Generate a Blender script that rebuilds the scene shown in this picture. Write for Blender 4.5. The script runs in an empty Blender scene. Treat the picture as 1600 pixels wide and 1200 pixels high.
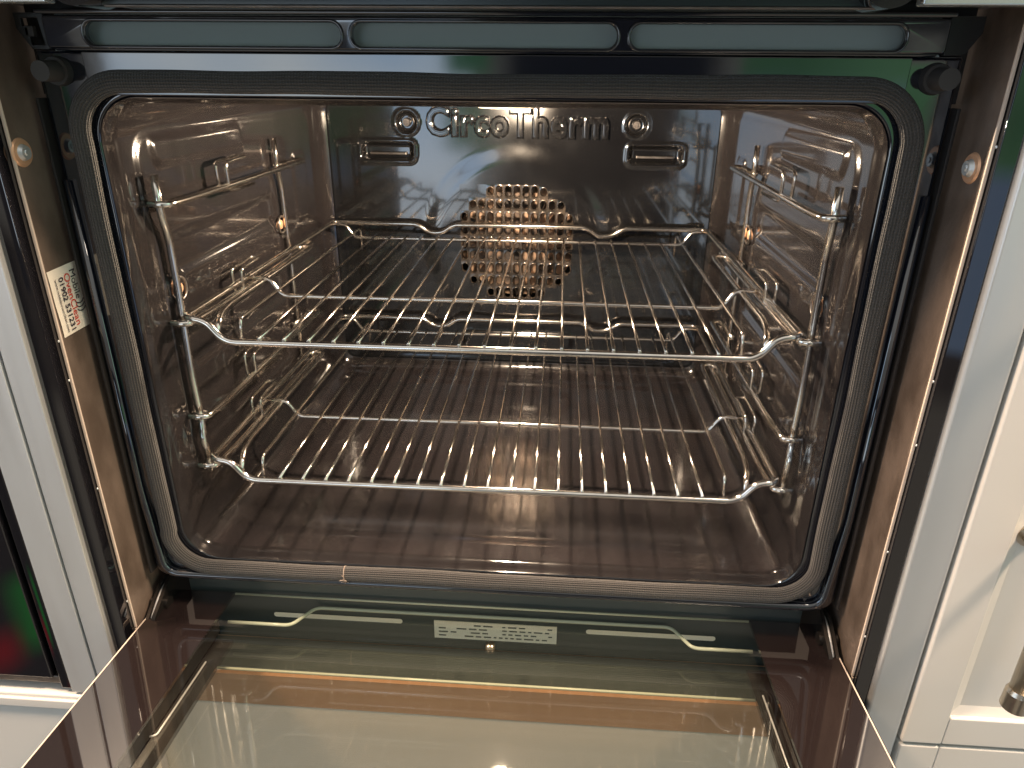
import bpy, bmesh, math, random
from mathutils import Vector, Matrix
random.seed(7)
S = bpy.context.scene
C = S.collection
PI = math.pi

# ------------------------------------------------------------------ camera
def camera():
    yaw, pit, rol = 0.0658, 0.4125, 0.0091
    cy, sy, cp, sp, cr, sr = math.cos(yaw), math.sin(yaw), math.cos(pit), math.sin(pit), math.cos(rol), math.sin(rol)
    f = Vector((-sy*cp, cy*cp, -sp)); r = Vector((cy, sy, 0)); u = r.cross(f)
    r2 = cr*r + sr*u; u2 = -sr*r + cr*u
    cd = bpy.data.cameras.new('camera'); co = bpy.data.objects.new('camera', cd); C.objects.link(co)
    m = Matrix((r2, u2, -f)).transposed().to_4x4(); m.translation = Vector((0.0508, -0.4604, 0.3669))
    co.matrix_world = m
    cd.sensor_width = 36; cd.lens = 1111.7/1600*36
    cd.clip_start = 0.01; cd.clip_end = 100
    S.camera = co
camera()

# ------------------------------------------------------------------ room light as an environment
W = bpy.data.worlds.new('World'); S.world = W; W.use_nodes = True
def build_world():
    nt = W.node_tree; nt.nodes.clear(); L = nt.links
    def nd(t, **k):
        n = nt.nodes.new(t)
        for a, b in k.items(): setattr(n, a, b)
        return n
    def ma(op, a, b=None, c=None, clamp=False):
        n = nd('ShaderNodeMath', operation=op); n.use_clamp = clamp
        for i, v in enumerate((a, b, c)):
            if v is None: continue
            if isinstance(v, (int, float)): n.inputs[i].default_value = v
            else: L.new(v, n.inputs[i])
        return n.outputs[0]
    tc = nd('ShaderNodeTexCoord'); sp = nd('ShaderNodeSeparateXYZ'); L.new(tc.outputs['Generated'], sp.inputs[0])
    X, Y, Z = sp.outputs
    az = ma('MULTIPLY', ma('ARCTAN2', X, ma('MULTIPLY', Y, -1)), 180/PI)   # 0 = towards the viewer's side of the room
    el = ma('MULTIPLY', ma('ARCSINE', Z), 180/PI)
    def band(v, a, b, s):
        return ma('MULTIPLY', ma('MULTIPLY_ADD', v, 1/s, -a/s, clamp=True), ma('MULTIPLY_ADD', v, -1/s, b/s, clamp=True))
    def rect(a0, a1, e0, e1, s=1.2): return ma('MULTIPLY', band(az, a0, a1, s), band(el, e0, e1, s))
    def mix(f, a, b):
        n = nd('ShaderNodeMix', data_type='RGBA'); 
        if isinstance(f, (int, float)): n.inputs[0].default_value = f
        else: L.new(f, n.inputs[0])
        for i, v in ((6, a), (7, b)):
            if isinstance(v, tuple): n.inputs[i].default_value = (*v, 1)
            else: L.new(v, n.inputs[i])
        return n.outputs[2]
    walls = mix(ma('MULTIPLY_ADD', el, 1/6, 12/6, clamp=True), (.42, .36, .29), (.52, .50, .46))
    col = mix(ma('MULTIPLY_ADD', el, 1/14, -24/14, clamp=True), walls, (.95, .93, .88))
    noise = nd('ShaderNodeTexNoise'); noise.inputs['Scale'].default_value = 3.2; noise.inputs['Detail'].default_value = 2
    L.new(tc.outputs['Generated'], noise.inputs['Vector'])
    nf = noise.outputs['Fac']
    nramp = ma('MULTIPLY_ADD', nf, 5, -2.0, clamp=True)
    # cabinets and the worktop behind the viewer
    col = mix(rect(-180, 180, -22, -9, 2), col, (.16, .13, .11))
    col = mix(rect(42, 120, -60, 45, 3), col, (.50, .50, .47))
    # left window: pale sky over hazy blue
    sky = mix(nramp, (1.9, 2.6, 3.5), (3.2, 3.5, 3.7))
    col = mix(rect(-32, -6.5, -11, 1.6, .8), col, sky)
    col = mix(rect(-80, -50, 4, 34, 2), col, sky)
    col = mix(rect(-9.5, -5, -6, 4), col, (.12, .42, .17))
    # right garden door: lawn below, trees, sky above
    gar = mix(nramp, (.17, .42, .20), (.36, .80, .40))
    gar = mix(ma('MULTIPLY_ADD', el, 1/3, -2/3, clamp=True), gar, mix(nramp, (.35, .75, .6), (1.3, 1.9, 1.7)))
    gar = mix(ma('MULTIPLY_ADD', el, 1/10, -12/10, clamp=True), gar, (2.1, 2.6, 2.5))
    gar = mix(ma('MULTIPLY_ADD', el, -1/1.5, -5/1.5, clamp=True), gar, (.55, .75, 1.1))
    col = mix(rect(12, 25.2, -8, 1.6, .8), col, gar)
    col = mix(rect(27, 46, -18, 2.0, .8), col, gar)
    col = mix(rect(50, 80, 4, 34, 2), col, (1.3, 2.0, 1.6))
    col = mix(rect(-38, -32.5, -14, 14, .6), col, (.06, .06, .07))  # added dark patches from here keep frame and vent panel reflections dark
    col = mix(rect(24.9, 27.2, -18, 14, .4), col, (.07, .07, .07))
    col = mix(rect(-38, 27, 2.0, 12, .6), col, (.07, .065, .065))
    col = mix(rect(-15, -7, 1.0, 8, .6), col, sky)  # sky patch added to brighten the arc on the back panel
    col = mix(rect(-75, -38, -48, -8, 3), col, (.07, .06, .06))  # added dark patch keeps the left black glass and strips dark
    # the person taking the picture, dark clothing
    col = mix(rect(-6, 12.5, -90, 14, 2.5), col, (.035, .035, .042))
    # things on the island: coloured spots seen in the black glass at the left
    for a0, a1, e0, e1, c in ((-46, -42, -37, -31, (.06, .5, .10)), (-43, -37, -44, -39, (.5, .03, .03)),
                              (-56, -45, -37.5, -34, (.6, .04, .05)), (-49, -47.3, -34, -32, (3, 1.0, .12)), (-53, -50.5, -34, -31, (.12, .25, 1.6))):
        col = mix(rect(a0, a1, e0, e1, 1.5), col, c)
    bg = nd('ShaderNodeBackground'); L.new(col, bg.inputs[0]); bg.inputs[1].default_value = 0.74
    out = nd('ShaderNodeOutputWorld'); L.new(bg.outputs[0], out.inputs[0])
build_world()
W.cycles.sampling_method = 'MANUAL'; W.cycles.sample_map_resolution = 1024

def spot(name, loc, target, power, size, col):
    ld = bpy.data.lights.new(name, 'AREA'); ld.shape = 'DISK'; ld.size = size; ld.energy = power; ld.color = col
    o = bpy.data.objects.new(name, ld); C.objects.link(o); o.location = loc
    o.rotation_euler = (Vector(target)-Vector(loc)).to_track_quat('-Z', 'Y').to_euler()
    return o
spot('ceiling_downlight', (1.30, -.40, 1.9), (0, 0, 0), 88, .32, (1, .72, .50))
spot('ceiling_downlight', (-1.30, -.40, 1.9), (0, 0, 0), 88, .32, (1, .72, .50))
spot('ceiling_downlight', (.62, -.62, 1.9), (.3, 0, 0), 4, .30, (1, .86, .72))
# the oven's own lamp, in the cavity ceiling
pl = bpy.data.lights.new('oven_bulb', 'POINT'); pl.energy = 14; pl.color = (1, .775, .55); pl.shadow_soft_size = .011
po = bpy.data.objects.new('oven_bulb', pl); C.objects.link(po); po.location = (.0, .20, .334)

S.view_settings.view_transform = 'Standard'; S.view_settings.look = 'None'
S.view_settings.exposure = 0; S.view_settings.gamma = 1
S.render.engine = 'CYCLES'
S.cycles.max_bounces = 14; S.cycles.transparent_max_bounces = 24; S.cycles.glossy_bounces = 8
S.cycles.sample_clamp_indirect = 6; S.cycles.caustics_reflective = True

# ------------------------------------------------------------------ materials
def mat(name, base, rough=.5, metal=0, coat=0, bump=None, var=None, spec=.5, em=None, emc=None, aniso=0, rvar=None):
    m = bpy.data.materials.new(name); m.use_nodes = True; nt = m.node_tree; L = nt.links
    b = nt.nodes['Principled BSDF']
    b.inputs['Base Color'].default_value = (*base, 1); b.inputs['Roughness'].default_value = rough
    b.inputs['Metallic'].default_value = metal; b.inputs['Specular IOR Level'].default_value = spec
    b.inputs['Coat Weight'].default_value = coat; b.inputs['Coat Roughness'].default_value = .04
    b.inputs['Anisotropic'].default_value = aniso
    if em: b.inputs['Emission Strength'].default_value = em; b.inputs['Emission Color'].default_value = (*(emc or base), 1)
    tc = nt.nodes.new('ShaderNodeTexCoord')
    def noise(scale, vec=(1, 1, 1), detail=3):
        mp = nt.nodes.new('ShaderNodeMapping'); mp.inputs['Scale'].default_value = vec; L.new(tc.outputs['Object'], mp.inputs[0])
        n = nt.nodes.new('ShaderNodeTexNoise'); n.inputs['Scale'].default_value = scale; n.inputs['Detail'].default_value = detail
        L.new(mp.outputs[0], n.inputs['Vector']); return n.outputs['Fac']
    if bump:
        h = noise(bump[0], bump[2] if len(bump) > 2 else (1, 1, 1))
        bn = nt.nodes.new('ShaderNodeBump'); bn.inputs['Strength'].default_value = 1; bn.inputs['Distance'].default_value = bump[1]
        L.new(h, bn.inputs['Height']); L.new(bn.outputs[0], b.inputs['Normal'])
    if var:   # (scale, stretch, other colour, sharpness)
        h = noise(var[0], var[1], 6)
        r = nt.nodes.new('ShaderNodeMapRange'); r.inputs[1].default_value = .5-var[3]; r.inputs[2].default_value = .5+var[3]; L.new(h, r.inputs[0])
        mx = nt.nodes.new('ShaderNodeMix'); mx.data_type = 'RGBA'; L.new(r.outputs[0], mx.inputs[0])
        mx.inputs[6].default_value = (*base, 1); mx.inputs[7].default_value = (*var[2], 1); L.new(mx.outputs[2], b.inputs['Base Color'])
    if rvar:  # (scale, stretch, lo, hi)
        h = noise(rvar[0], rvar[1], 5)
        r = nt.nodes.new('ShaderNodeMapRange'); r.inputs[1].default_value = .35; r.inputs[2].default_value = .65
        r.inputs[3].default_value = rvar[2]; r.inputs[4].default_value = rvar[3]; L.new(h, r.inputs[0]); L.new(r.outputs[0], b.inputs['Roughness'])
    return m
M = {}
M['enamel'] = mat('brown_enamel', (.0172, .0148, .0154), .12, coat=.75, spec=.7, bump=(45, .00004), rvar=(30, (1, 1, 1), .09, .17), var=(9, (1, 1, 1), (.0145, .0128, .0134), .2))
M['enamel_back'] = mat('black_enamel', (.005, .005, .0055), .10, coat=1, spec=.9, bump=(22, .00008), rvar=(14, (1, 1, 1), .08, .17))
M['enamel_floor'] = mat('brown_enamel_floor', (.0235, .0192, .0202), .14, coat=1, spec=1.0, bump=(150, .00016, (.10, 1, 1)), rvar=(30, (1, 1, 1), .11, .2), var=(9, (1, 1, 1), (.0200, .0170, .0180), .2))
for k_ in ('enamel', 'enamel_back', 'enamel_floor'): M[k_].node_tree.nodes['Principled BSDF'].inputs['Coat IOR'].default_value = {'enamel': 1.5, 'enamel_back': 1.62, 'enamel_floor': 1.9}[k_]; M[k_].node_tree.nodes['Principled BSDF'].inputs['Coat Roughness'].default_value = .10 if k_ == 'enamel_floor' else .05
M['grille'] = mat('lightened_grille_enamel', (.125, .100, .082), .24, .7, coat=.5, var=(60, (1, 1, 1), (.045, .040, .036), .12))  # lightened beyond the back enamel to carry the lamp's glow
M['enamel_front'] = mat('blue_black_enamel', (.0075, .0095, .016), .07, coat=1, spec=1.0, bump=(25, .00006))
M['chrome'] = mat('chromed_wire', (.92, .87, .80), .15, 1, var=(35, (1, 1, 1), (.76, .69, .62), .15))
M['steel_left'] = mat('brushed_steel', (.70, .73, .74), .42, .75, bump=(900, .00002, (1, 1, .02)), rvar=(60, (1, 1, .1), .38, .48))
M['steel'] = M['steel_left']
M['steel_dark'] = mat('zinc_plate', (.30, .28, .26), .38, 1, var=(60, (1, 1, 1), (.16, .14, .13), .2))
M['wall_plate'] = mat('satin_carcass_panel', (.205, .160, .130), .42, .3, var=(38, (1, 1, .5), (.115, .088, .070), .14), bump=(220, .0003), rvar=(60, (1, 1, 1), .33, .5))
M['edge'] = mat('pale_edge_trim', (.62, .52, .44), .5)
M['black_glass'] = mat('black_glass', (.006, .006, .008), .03, coat=1, spec=.6)
M['black_plastic'] = mat('black_plastic', (.018, .018, .018), .4, bump=(400, .0001))
M['rubber'] = mat('dark_rubber', (.045, .043, .042), .65)
M['dark'] = mat('dark_gap', (.012, .011, .011), .6)
M['cream'] = mat('cream_painted_door', (.655, .65, .62), .38, bump=(18, .0002), var=(7, (1, 1, 1), (.635, .63, .60), .2))
M['wood'] = mat('wooden_rail', (.40, .25, .155), .5, var=(40, (.15, 1, 1), (.33, .20, .12), .12))
M['paper'] = mat('sticker_paper', (.80, .76, .66), .55)
M['ink'] = mat('black_ink', (.03, .02, .035), .5)
M['red_ink'] = mat('red_ink', (.62, .05, .03), .5)
M['label'] = mat('rating_plate', (.82, .86, .76), .5)
M['label_ink'] = mat('plate_print', (.08, .10, .09), .5)
M['copper_lit'] = mat('copper_lit_steel', (.78, .46, .28), .42, .5)  # copper tone paints warm light on the rack sockets and screw cups
M['fan'] = mat('lamp_tinted_fan_steel', (.44, .30, .21), .4, .5, var=(34, (1, 1, 1), (.07, .06, .055), .06))  # orange tone and dark patches paint lamp light seen through the grille holes
M['vent'] = mat('vent_steel', (.50, .60, .60), .35, .2)
M['nickel'] = mat('brushed_nickel', (.55, .49, .40), .28, 1, bump=(60, .0001, (12, 12, 1)))
M['green_edge'] = mat('glass_edge', (.44, .51, .42), .2)
M['plate_low'] = mat('lower_enamel', (.045, .060, .062), .22, coat=.3)
M['lens'] = mat('lamp_lens', (1, .85, .7), .3, em=1.5, emc=(1, .74, .5))
M['border'] = mat('printed_glass_border', (.014, .010, .010), .03, coat=1, spec=1.0)

def glass(name, tint, refl, mesh=0.0, meshcol=(.6, .62, .55)):
    m = bpy.data.materials.new(name); m.use_nodes = True; nt = m.node_tree; L = nt.links; nt.nodes.clear()
    out = nt.nodes.new('ShaderNodeOutputMaterial')
    tr = nt.nodes.new('ShaderNodeBsdfTransparent'); tr.inputs[0].default_value = (*tint, 1)
    gl = nt.nodes.new('ShaderNodeBsdfGlossy'); gl.inputs['Roughness'].default_value = .02; gl.inputs[0].default_value = (1, 1, .97, 1)
    ge = nt.nodes.new('ShaderNodeNewGeometry'); dt = nt.nodes.new('ShaderNodeVectorMath'); dt.operation = 'DOT_PRODUCT'
    L.new(ge.outputs['Normal'], dt.inputs[0]); L.new(ge.outputs['Incoming'], dt.inputs[1])
    ab = nt.nodes.new('ShaderNodeMath'); ab.operation = 'ABSOLUTE'; L.new(dt.outputs['Value'], ab.inputs[0])
    om = nt.nodes.new('ShaderNodeMath'); om.operation = 'SUBTRACT'; om.inputs[0].default_value = 1; L.new(ab.outputs[0], om.inputs[1])
    fr = nt.nodes.new('ShaderNodeMath'); fr.operation = 'POWER'; fr.inputs[1].default_value = 5; L.new(om.outputs[0], fr.inputs[0])
    ad = nt.nodes.new('ShaderNodeMath'); ad.operation = 'MULTIPLY_ADD'; ad.inputs[1].default_value = 1.0; ad.inputs[2].default_value = refl; ad.use_clamp = True
    L.new(fr.outputs[0], ad.inputs[0])
    mx = nt.nodes.new('ShaderNodeMixShader'); L.new(ad.outputs[0], mx.inputs[0])
    src = tr.outputs[0]
    if mesh:
        df = nt.nodes.new('ShaderNodeBsdfDiffuse'); df.inputs[0].default_value = (*meshcol, 1)
        tc = nt.nodes.new('ShaderNodeTexCoord'); sp = nt.nodes.new('ShaderNodeSeparateXYZ'); L.new(tc.outputs['Object'], sp.inputs[0])
        def s(o):
            a = nt.nodes.new('ShaderNodeMath'); a.operation = 'MULTIPLY'; a.inputs[1].default_value = 2*PI/.0019; L.new(o, a.inputs[0])
            b = nt.nodes.new('ShaderNodeMath'); b.operation = 'SINE'; L.new(a.outputs[0], b.inputs[0]); return b.outputs[0]
        q = nt.nodes.new('ShaderNodeMath'); q.operation = 'MAXIMUM'; L.new(s(sp.outputs[0]), q.inputs[0]); L.new(s(sp.outputs[1]), q.inputs[1])
        g = nt.nodes.new('ShaderNodeMath'); g.operation = 'MULTIPLY_ADD'; g.inputs[1].default_value = mesh; g.inputs[2].default_value = mesh*.4; g.use_clamp = True; L.new(q.outputs[0], g.inputs[0])
        m2 = nt.nodes.new('ShaderNodeMixShader'); L.new(g.outputs[0], m2.inputs[0]); L.new(src, m2.inputs[1]); L.new(df.outputs[0], m2.inputs[2])
        src = m2.outputs[0]
    L.new(src, mx.inputs[1]); L.new(gl.outputs[0], mx.inputs[2]); L.new(mx.outputs[0], out.inputs[0])
    return m
M['glass'] = glass('clear_door_glass', (.975, .955, .91), .10)
M['glass_mesh'] = glass('dotted_door_glass', (.96, .94, .89), .07, .03, (.40, .46, .44))

# gasket: woven braid from UVs
def gasket_mat():
    m = mat('woven_glass_fibre_seal', (.085, .08, .075), .75); nt = m.node_tree; L = nt.links; b = nt.nodes['Principled BSDF']
    uv = nt.nodes.new('ShaderNodeUVMap'); uv.uv_map = 'uv'
    sp = nt.nodes.new('ShaderNodeSeparateXYZ'); L.new(uv.outputs[0], sp.inputs[0])
    def sn(o, k):
        a = nt.nodes.new('ShaderNodeMath'); a.operation = 'MULTIPLY'; a.inputs[1].default_value = k; L.new(o, a.inputs[0])
        c = nt.nodes.new('ShaderNodeMath'); c.operation = 'SINE'; L.new(a.outputs[0], c.inputs[0]); return c.outputs[0]
    u = sn(sp.outputs[0], 2*PI/.0018); v = sn(sp.outputs[1], 2*PI*22)
    q = nt.nodes.new('ShaderNodeMath'); q.operation = 'MULTIPLY_ADD'; L.new(u, q.inputs[0]); q.inputs[1].default_value = .35; L.new(v, q.inputs[2])
    bn = nt.nodes.new('ShaderNodeBump'); bn.inputs['Distance'].default_value = .0005; bn.inputs['Strength'].default_value = .9
    L.new(q.outputs[0], bn.inputs['Height']); L.new(bn.outputs[0], b.inputs['Normal'])
    r = nt.nodes.new('ShaderNodeMapRange'); r.inputs[1].default_value = -1.3; r.inputs[2].default_value = 1.3; L.new(q.outputs[0], r.inputs[0])
    mx = nt.nodes.new('ShaderNodeMix'); mx.data_type = 'RGBA'; L.new(r.outputs[0], mx.inputs[0])
    mx.inputs[6].default_value = (.028, .027, .026, 1); mx.inputs[7].default_value = (.076, .071, .067, 1); L.new(mx.outputs[2], b.inputs['Base Color'])
    b.inputs['Sheen Weight'].default_value = .15
    return m
M['seal'] = gasket_mat()

# ------------------------------------------------------------------ helpers
def thing(name, label, cat, loc=(0, 0, 0), group=None):
    o = bpy.data.objects.new(name, None); C.objects.link(o); o.location = loc; o.empty_display_size = .02
    o['label'] = label; o['category'] = cat
    if group: o['group'] = group
    return o
bpy.context.view_layer.update()
def obj(name, bm, m, parent=None, smooth=False, label=None, world=True):
    me = bpy.data.meshes.new(name); bm.to_mesh(me); bm.free()
    return link(name, me, m, parent, smooth, label)
def link(name, me, m, parent=None, smooth=False, label=None):
    o = bpy.data.objects.new(name, me); C.objects.link(o)
    for x in (m if isinstance(m, (list, tuple)) else [m]): me.materials.append(x)
    if parent:
        o.parent = parent
        loc = Vector((0, 0, 0)); p = parent
        while p: loc += p.location; p = p.parent
        o.location = (0, 0, 0)
        me.transform(Matrix.Translation(-loc))      # geometry is written in world coordinates
    if smooth: me.shade_smooth()
    if label: o['label'] = label
    return o
def box(bm, x0, x1, y0, y1, z0, z1, bev=0, seg=2):
    r = bmesh.ops.create_cube(bm, size=1)['verts']
    for v in r: v.co = Vector(((x0+x1)/2+v.co.x*(x1-x0), (y0+y1)/2+v.co.y*(y1-y0), (z0+z1)/2+v.co.z*(z1-z0)))
    if bev:
        es = list({e for v in r for e in v.link_edges})
        bmesh.ops.bevel(bm, geom=es, offset=bev, segments=seg, affect='EDGES', profile=.5)
def boxo(name, b, m, parent=None, bev=0, label=None, seg=2):
    bm = bmesh.new(); box(bm, *b, bev=bev, seg=seg); o = obj(name, bm, m, parent, label=label)
    if bev: autosmooth(o)
    return o
def autosmooth(o, ang=40):
    o.data.shade_smooth()
    a = math.radians(ang); bm = bmesh.new(); bm.from_mesh(o.data)
    for e in bm.edges:
        if len(e.link_faces) == 2 and e.calc_face_angle(0) > a: e.smooth = False
    bm.to_mesh(o.data); bm.free()
    w = o.modifiers.new('flat_faces', 'WEIGHTED_NORMAL'); w.keep_sharp = True; w.weight = 100
def cyl(bm, p0, p1, r0, r1=None, n=24, cap=True):
    r1 = r0 if r1 is None else r1
    p0, p1 = Vector(p0), Vector(p1); d = (p1-p0).normalized(); q = d.to_track_quat('Z', 'Y')
    A = [[bm.verts.new(p+q @ Vector((r*math.cos(2*PI*i/n), r*math.sin(2*PI*i/n), 0))) for i in range(n)] for p, r in ((p0, r0), (p1, r1))]
    for i in range(n): bm.faces.new((A[0][i], A[0][(i+1) % n], A[1][(i+1) % n], A[1][i]))
    if cap: bm.faces.new(A[0][::-1]); bm.faces.new(A[1])
def fillet(pts, r, seg=6, closed=False):
    pts = [Vector(p) for p in pts]; out = []; n = len(pts)
    for i, p in enumerate(pts):
        if not closed and i in (0, n-1): out.append(p); continue
        a = pts[i-1]; b = pts[(i+1) % n]; da = a-p; db = b-p
        rr = r[i] if isinstance(r, (list, tuple)) else r
        d = min(rr, da.length*.48, db.length*.48)
        A = p+da.normalized()*d; B = p+db.normalized()*d
        for k in range(seg+1):
            t = k/seg; out.append(A*(1-t)**2+p*2*t*(1-t)+B*t*t)
    return out
def tube(bm, pts, r, n=10, closed=False, cap=True):
    pts = [p for i, p in enumerate(pts) if i == 0 or (p-pts[i-1]).length > 1e-6]
    if closed and (pts[0]-pts[-1]).length < 1e-6: pts.pop()
    N = len(pts); T = []
    for i in range(N):
        a = pts[i-1] if (i or closed) else pts[0]; b = pts[(i+1) % N] if (i < N-1 or closed) else pts[-1]
        T.append((b-a).normalized())
    nrm = T[0].orthogonal().normalized(); rings = []
    for i in range(N):
        nrm = (nrm-T[i]*nrm.dot(T[i])).normalized(); bi = T[i].cross(nrm)
        rings.append([bm.verts.new(pts[i]+(nrm*math.cos(2*PI*k/n)+bi*math.sin(2*PI*k/n))*r) for k in range(n)])
    if closed:   # undo the twist between last and first ring
        d = [(rings[0][k].co-rings[-1][0].co).length for k in range(n)]; off = d.index(min(d))
    for i in range(N if closed else N-1):
        j = (i+1) % N; o = off if (closed and j == 0) else 0
        for k in range(n): bm.faces.new((rings[i][k], rings[i][(k+1) % n], rings[j][(k+1+o) % n], rings[j][(k+o) % n]))
    if not closed and cap:
        bm.faces.new(rings[0][::-1]); bm.faces.new(rings[-1])
def wire(name, pts, r, parent, fr=.008, closed=False, m='chrome', n=10, label=None):
    bm = bmesh.new(); tube(bm, fillet(pts, fr, 6, closed), r, n, closed)
    bmesh.ops.recalc_face_normals(bm, faces=bm.faces)
    return obj(name, bm, M[m], parent, True, label)
def rrect(x0, x1, z0, z1, r, seg=8):
    rs = r if isinstance(r, (list, tuple)) else [r]*4     # bl, br, tr, tl
    out = []
    for (cx, cz, a0, rr) in ((x0+rs[0], z0+rs[0], PI, rs[0]), (x1-rs[1], z0+rs[1], 1.5*PI, rs[1]), (x1-rs[2], z1-rs[2], 0, rs[2]), (x0+rs[3], z1-rs[3], .5*PI, rs[3])):
        for k in range(seg+1):
            a = a0+.5*PI*k/seg; out.append((cx+rr*math.cos(a), cz+rr*math.sin(a)))
    return out
def plate(name, loops, y, th, m, parent, bev=0, axis='y', label=None, segs=3):
    """flat pressed plate with holes; loops in (x, z), extruded along y"""
    cu = bpy.data.curves.new(name, 'CURVE'); cu.dimensions = '2D'; cu.fill_mode = 'BOTH'; cu.extrude = max(th/2-bev, 0); cu.bevel_depth = bev; cu.bevel_resolution = segs
    cu.offset = -bev
    for lp in loops:
        s = cu.splines.new('POLY'); s.points.add(len(lp)-1); s.use_cyclic_u = True
        for p, q in zip(s.points, lp): p.co = (q[0], q[1], 0, 1)
    t = bpy.data.objects.new('tmp', cu); C.objects.link(t); bpy.context.view_layer.update()
    me = bpy.data.meshes.new_from_object(t.evaluated_get(bpy.context.evaluated_depsgraph_get()))
    bpy.data.objects.remove(t)
    # curve plane XY, thickness Z  ->  x, z plane, thickness y
    R_ = Matrix(((1, 0, 0, 0), (0, 0, 1, y), (0, 1, 0, 0), (0, 0, 0, 1))) if axis == 'y' else Matrix.Identity(4)
    me.transform(R_); me.materials.clear()
    bm = bmesh.new(); bm.from_mesh(me); bmesh.ops.remove_doubles(bm, verts=bm.verts, dist=1e-6); bmesh.ops.recalc_face_normals(bm, faces=bm.faces); bm.to_mesh(me); bm.free()
    o = link(name, me, m, parent, label=label); autosmooth(o, 35); return o
def textmesh(s, size, ext, bev, off=0, align='CENTER', spacing=1.0, res=3):
    cu = bpy.data.curves.new('t', 'FONT'); cu.body = s; cu.size = size; cu.extrude = ext; cu.bevel_depth = bev; cu.bevel_resolution = 3
    cu.offset = off; cu.align_x = align; cu.align_y = 'CENTER'; cu.space_character = spacing; cu.resolution_u = res
    t = bpy.data.objects.new('tmp', cu); C.objects.link(t); bpy.context.view_layer.update()
    me = bpy.data.meshes.new_from_object(t.evaluated_get(bpy.context.evaluated_depsgraph_get())); bpy.data.objects.remove(t)
    me.materials.clear(); return me
def joinm(bm, me, M4, mi=0):
    me.transform(M4); n0 = len(bm.faces); bm.from_mesh(me); bm.faces.ensure_lookup_table()
    for f in bm.faces[n0:]: f.material_index = mi
def sstep(e0, e1, x):
    t = min(max((x-e0)/(e1-e0), 0), 1); return t*t*(3-2*t)
def rrd(x, y, cx, cy, hx, hy, r):     # signed distance to a rounded rectangle
    qx = abs(x-cx)-hx+r; qy = abs(y-cy)-hy+r
    return math.hypot(max(qx, 0), max(qy, 0))+min(max(qx, qy), 0)-r

# ================================================================== THE OVEN
OV = thing('built_in_oven', 'open built-in oven with brown enamel cavity and its glass door folded down', 'oven', (0, 0, 0))
HW, H, D = .2445, .3505, .415

# ---- cavity liner: a rounded box swept back, with the pressed reliefs
def cavity():
    prof = []
    r = .027
    def add(a, b, step):
        n = max(2, int((Vector(b)-Vector(a)).length/step))
        for k in range(n): prof.append(Vector(a).lerp(Vector(b), k/n))
    def arc(c, a0, a1, n=12):
        for k in range(n):
            a = a0+(a1-a0)*k/n; prof.append(Vector((c[0]+r*math.cos(a), c[1]+r*math.sin(a))))
    add((-HW+r, 0), (HW-r, 0), .003); arc((HW-r, r), -PI/2, 0); add((HW, r), (HW, H-r), .0022); arc((HW-r, H-r), 0, PI/2)
    add((HW-r, H), (-HW+r, H), .006); arc((-HW+r, H-r), PI/2, PI); add((-HW, H-r), (-HW, r), .0022); arc((-HW+r, r), PI, 1.5*PI)
    n = len(prof)
    ys = [.0005]+[.002+.0022*i for i in range(int((D-.002)/.0022)+1)]
    bm = bmesh.new(); rings = []
    for y in ys:
        ring = []
        for p in prof:
            x, z = p
            # inward inset with depth: flared lip, then straight, rounded into the back panel
            lip = sstep(.011, 0, y)
            ins = .0035*(1-lip)
            if y < 0: ins = -.0035*((-y)/.004)**2
            if y > D-.020: t = (y-(D-.020))/.020; ins += .020*(1-math.sqrt(max(0, 1-t*t)))
            cx = max(-HW+r, min(HW-r, x)); cz = max(r, min(H-r, z))
            nx, nz = x-cx, z-cz; l = math.hypot(nx, nz) or 1; nx /= l; nz /= l
            d = 0.
            if abs(x) > HW-.001 and y > .01:        # side wall reliefs (towards the inside = positive)
                d += .0016*sstep(.0025, -.0025, rrd(y, z, .205, .185, .178, .142, .02))
                for zc, hh in ((.238, .014), (.160, .014), (.088, .010)):
                    d -= .0028*sstep(.004, -.004, rrd(y, z, .155, zc, .105, hh, .012))
                d += .0022*sstep(.003, -.003, rrd(y, z, .115+(.335-z)*.3, .313, .075, .009, .006))
                for (yc, zc) in ((.335, .25), (.335, .13)):
                    d += .002*sstep(.003, -.003, rrd(y, z, yc, zc, .02, .035, .01))
                d += .0025*sstep(.002, -.004, abs(math.hypot(y-.048, z-.214)-.012)-.002)
            if z < .001 and y > .01:                # floor relief
                d -= .0022*sstep(.008, -.008, rrd(x, y, 0, .205, .222, .166, .035))
            co = Vector((x-nx*(ins+d), y, z-nz*(ins+d)))
            ring.append(bm.verts.new(co))
        rings.append(ring)
    for i in range(len(ys)-1):
        for k in range(n): bm.faces.new((rings[i][k], rings[i+1][k], rings[i+1][(k+1) % n], rings[i][(k+1) % n])).material_index = 1 if (rings[i][k].co.z < .0075 and ys[i] > .012) else 0
    return obj('cavity_liner', bm, [M['enamel'], M['enamel_floor']], OV, True, 'brown enamelled side walls and floor with pressed ribs')
cav = cavity()

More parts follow.
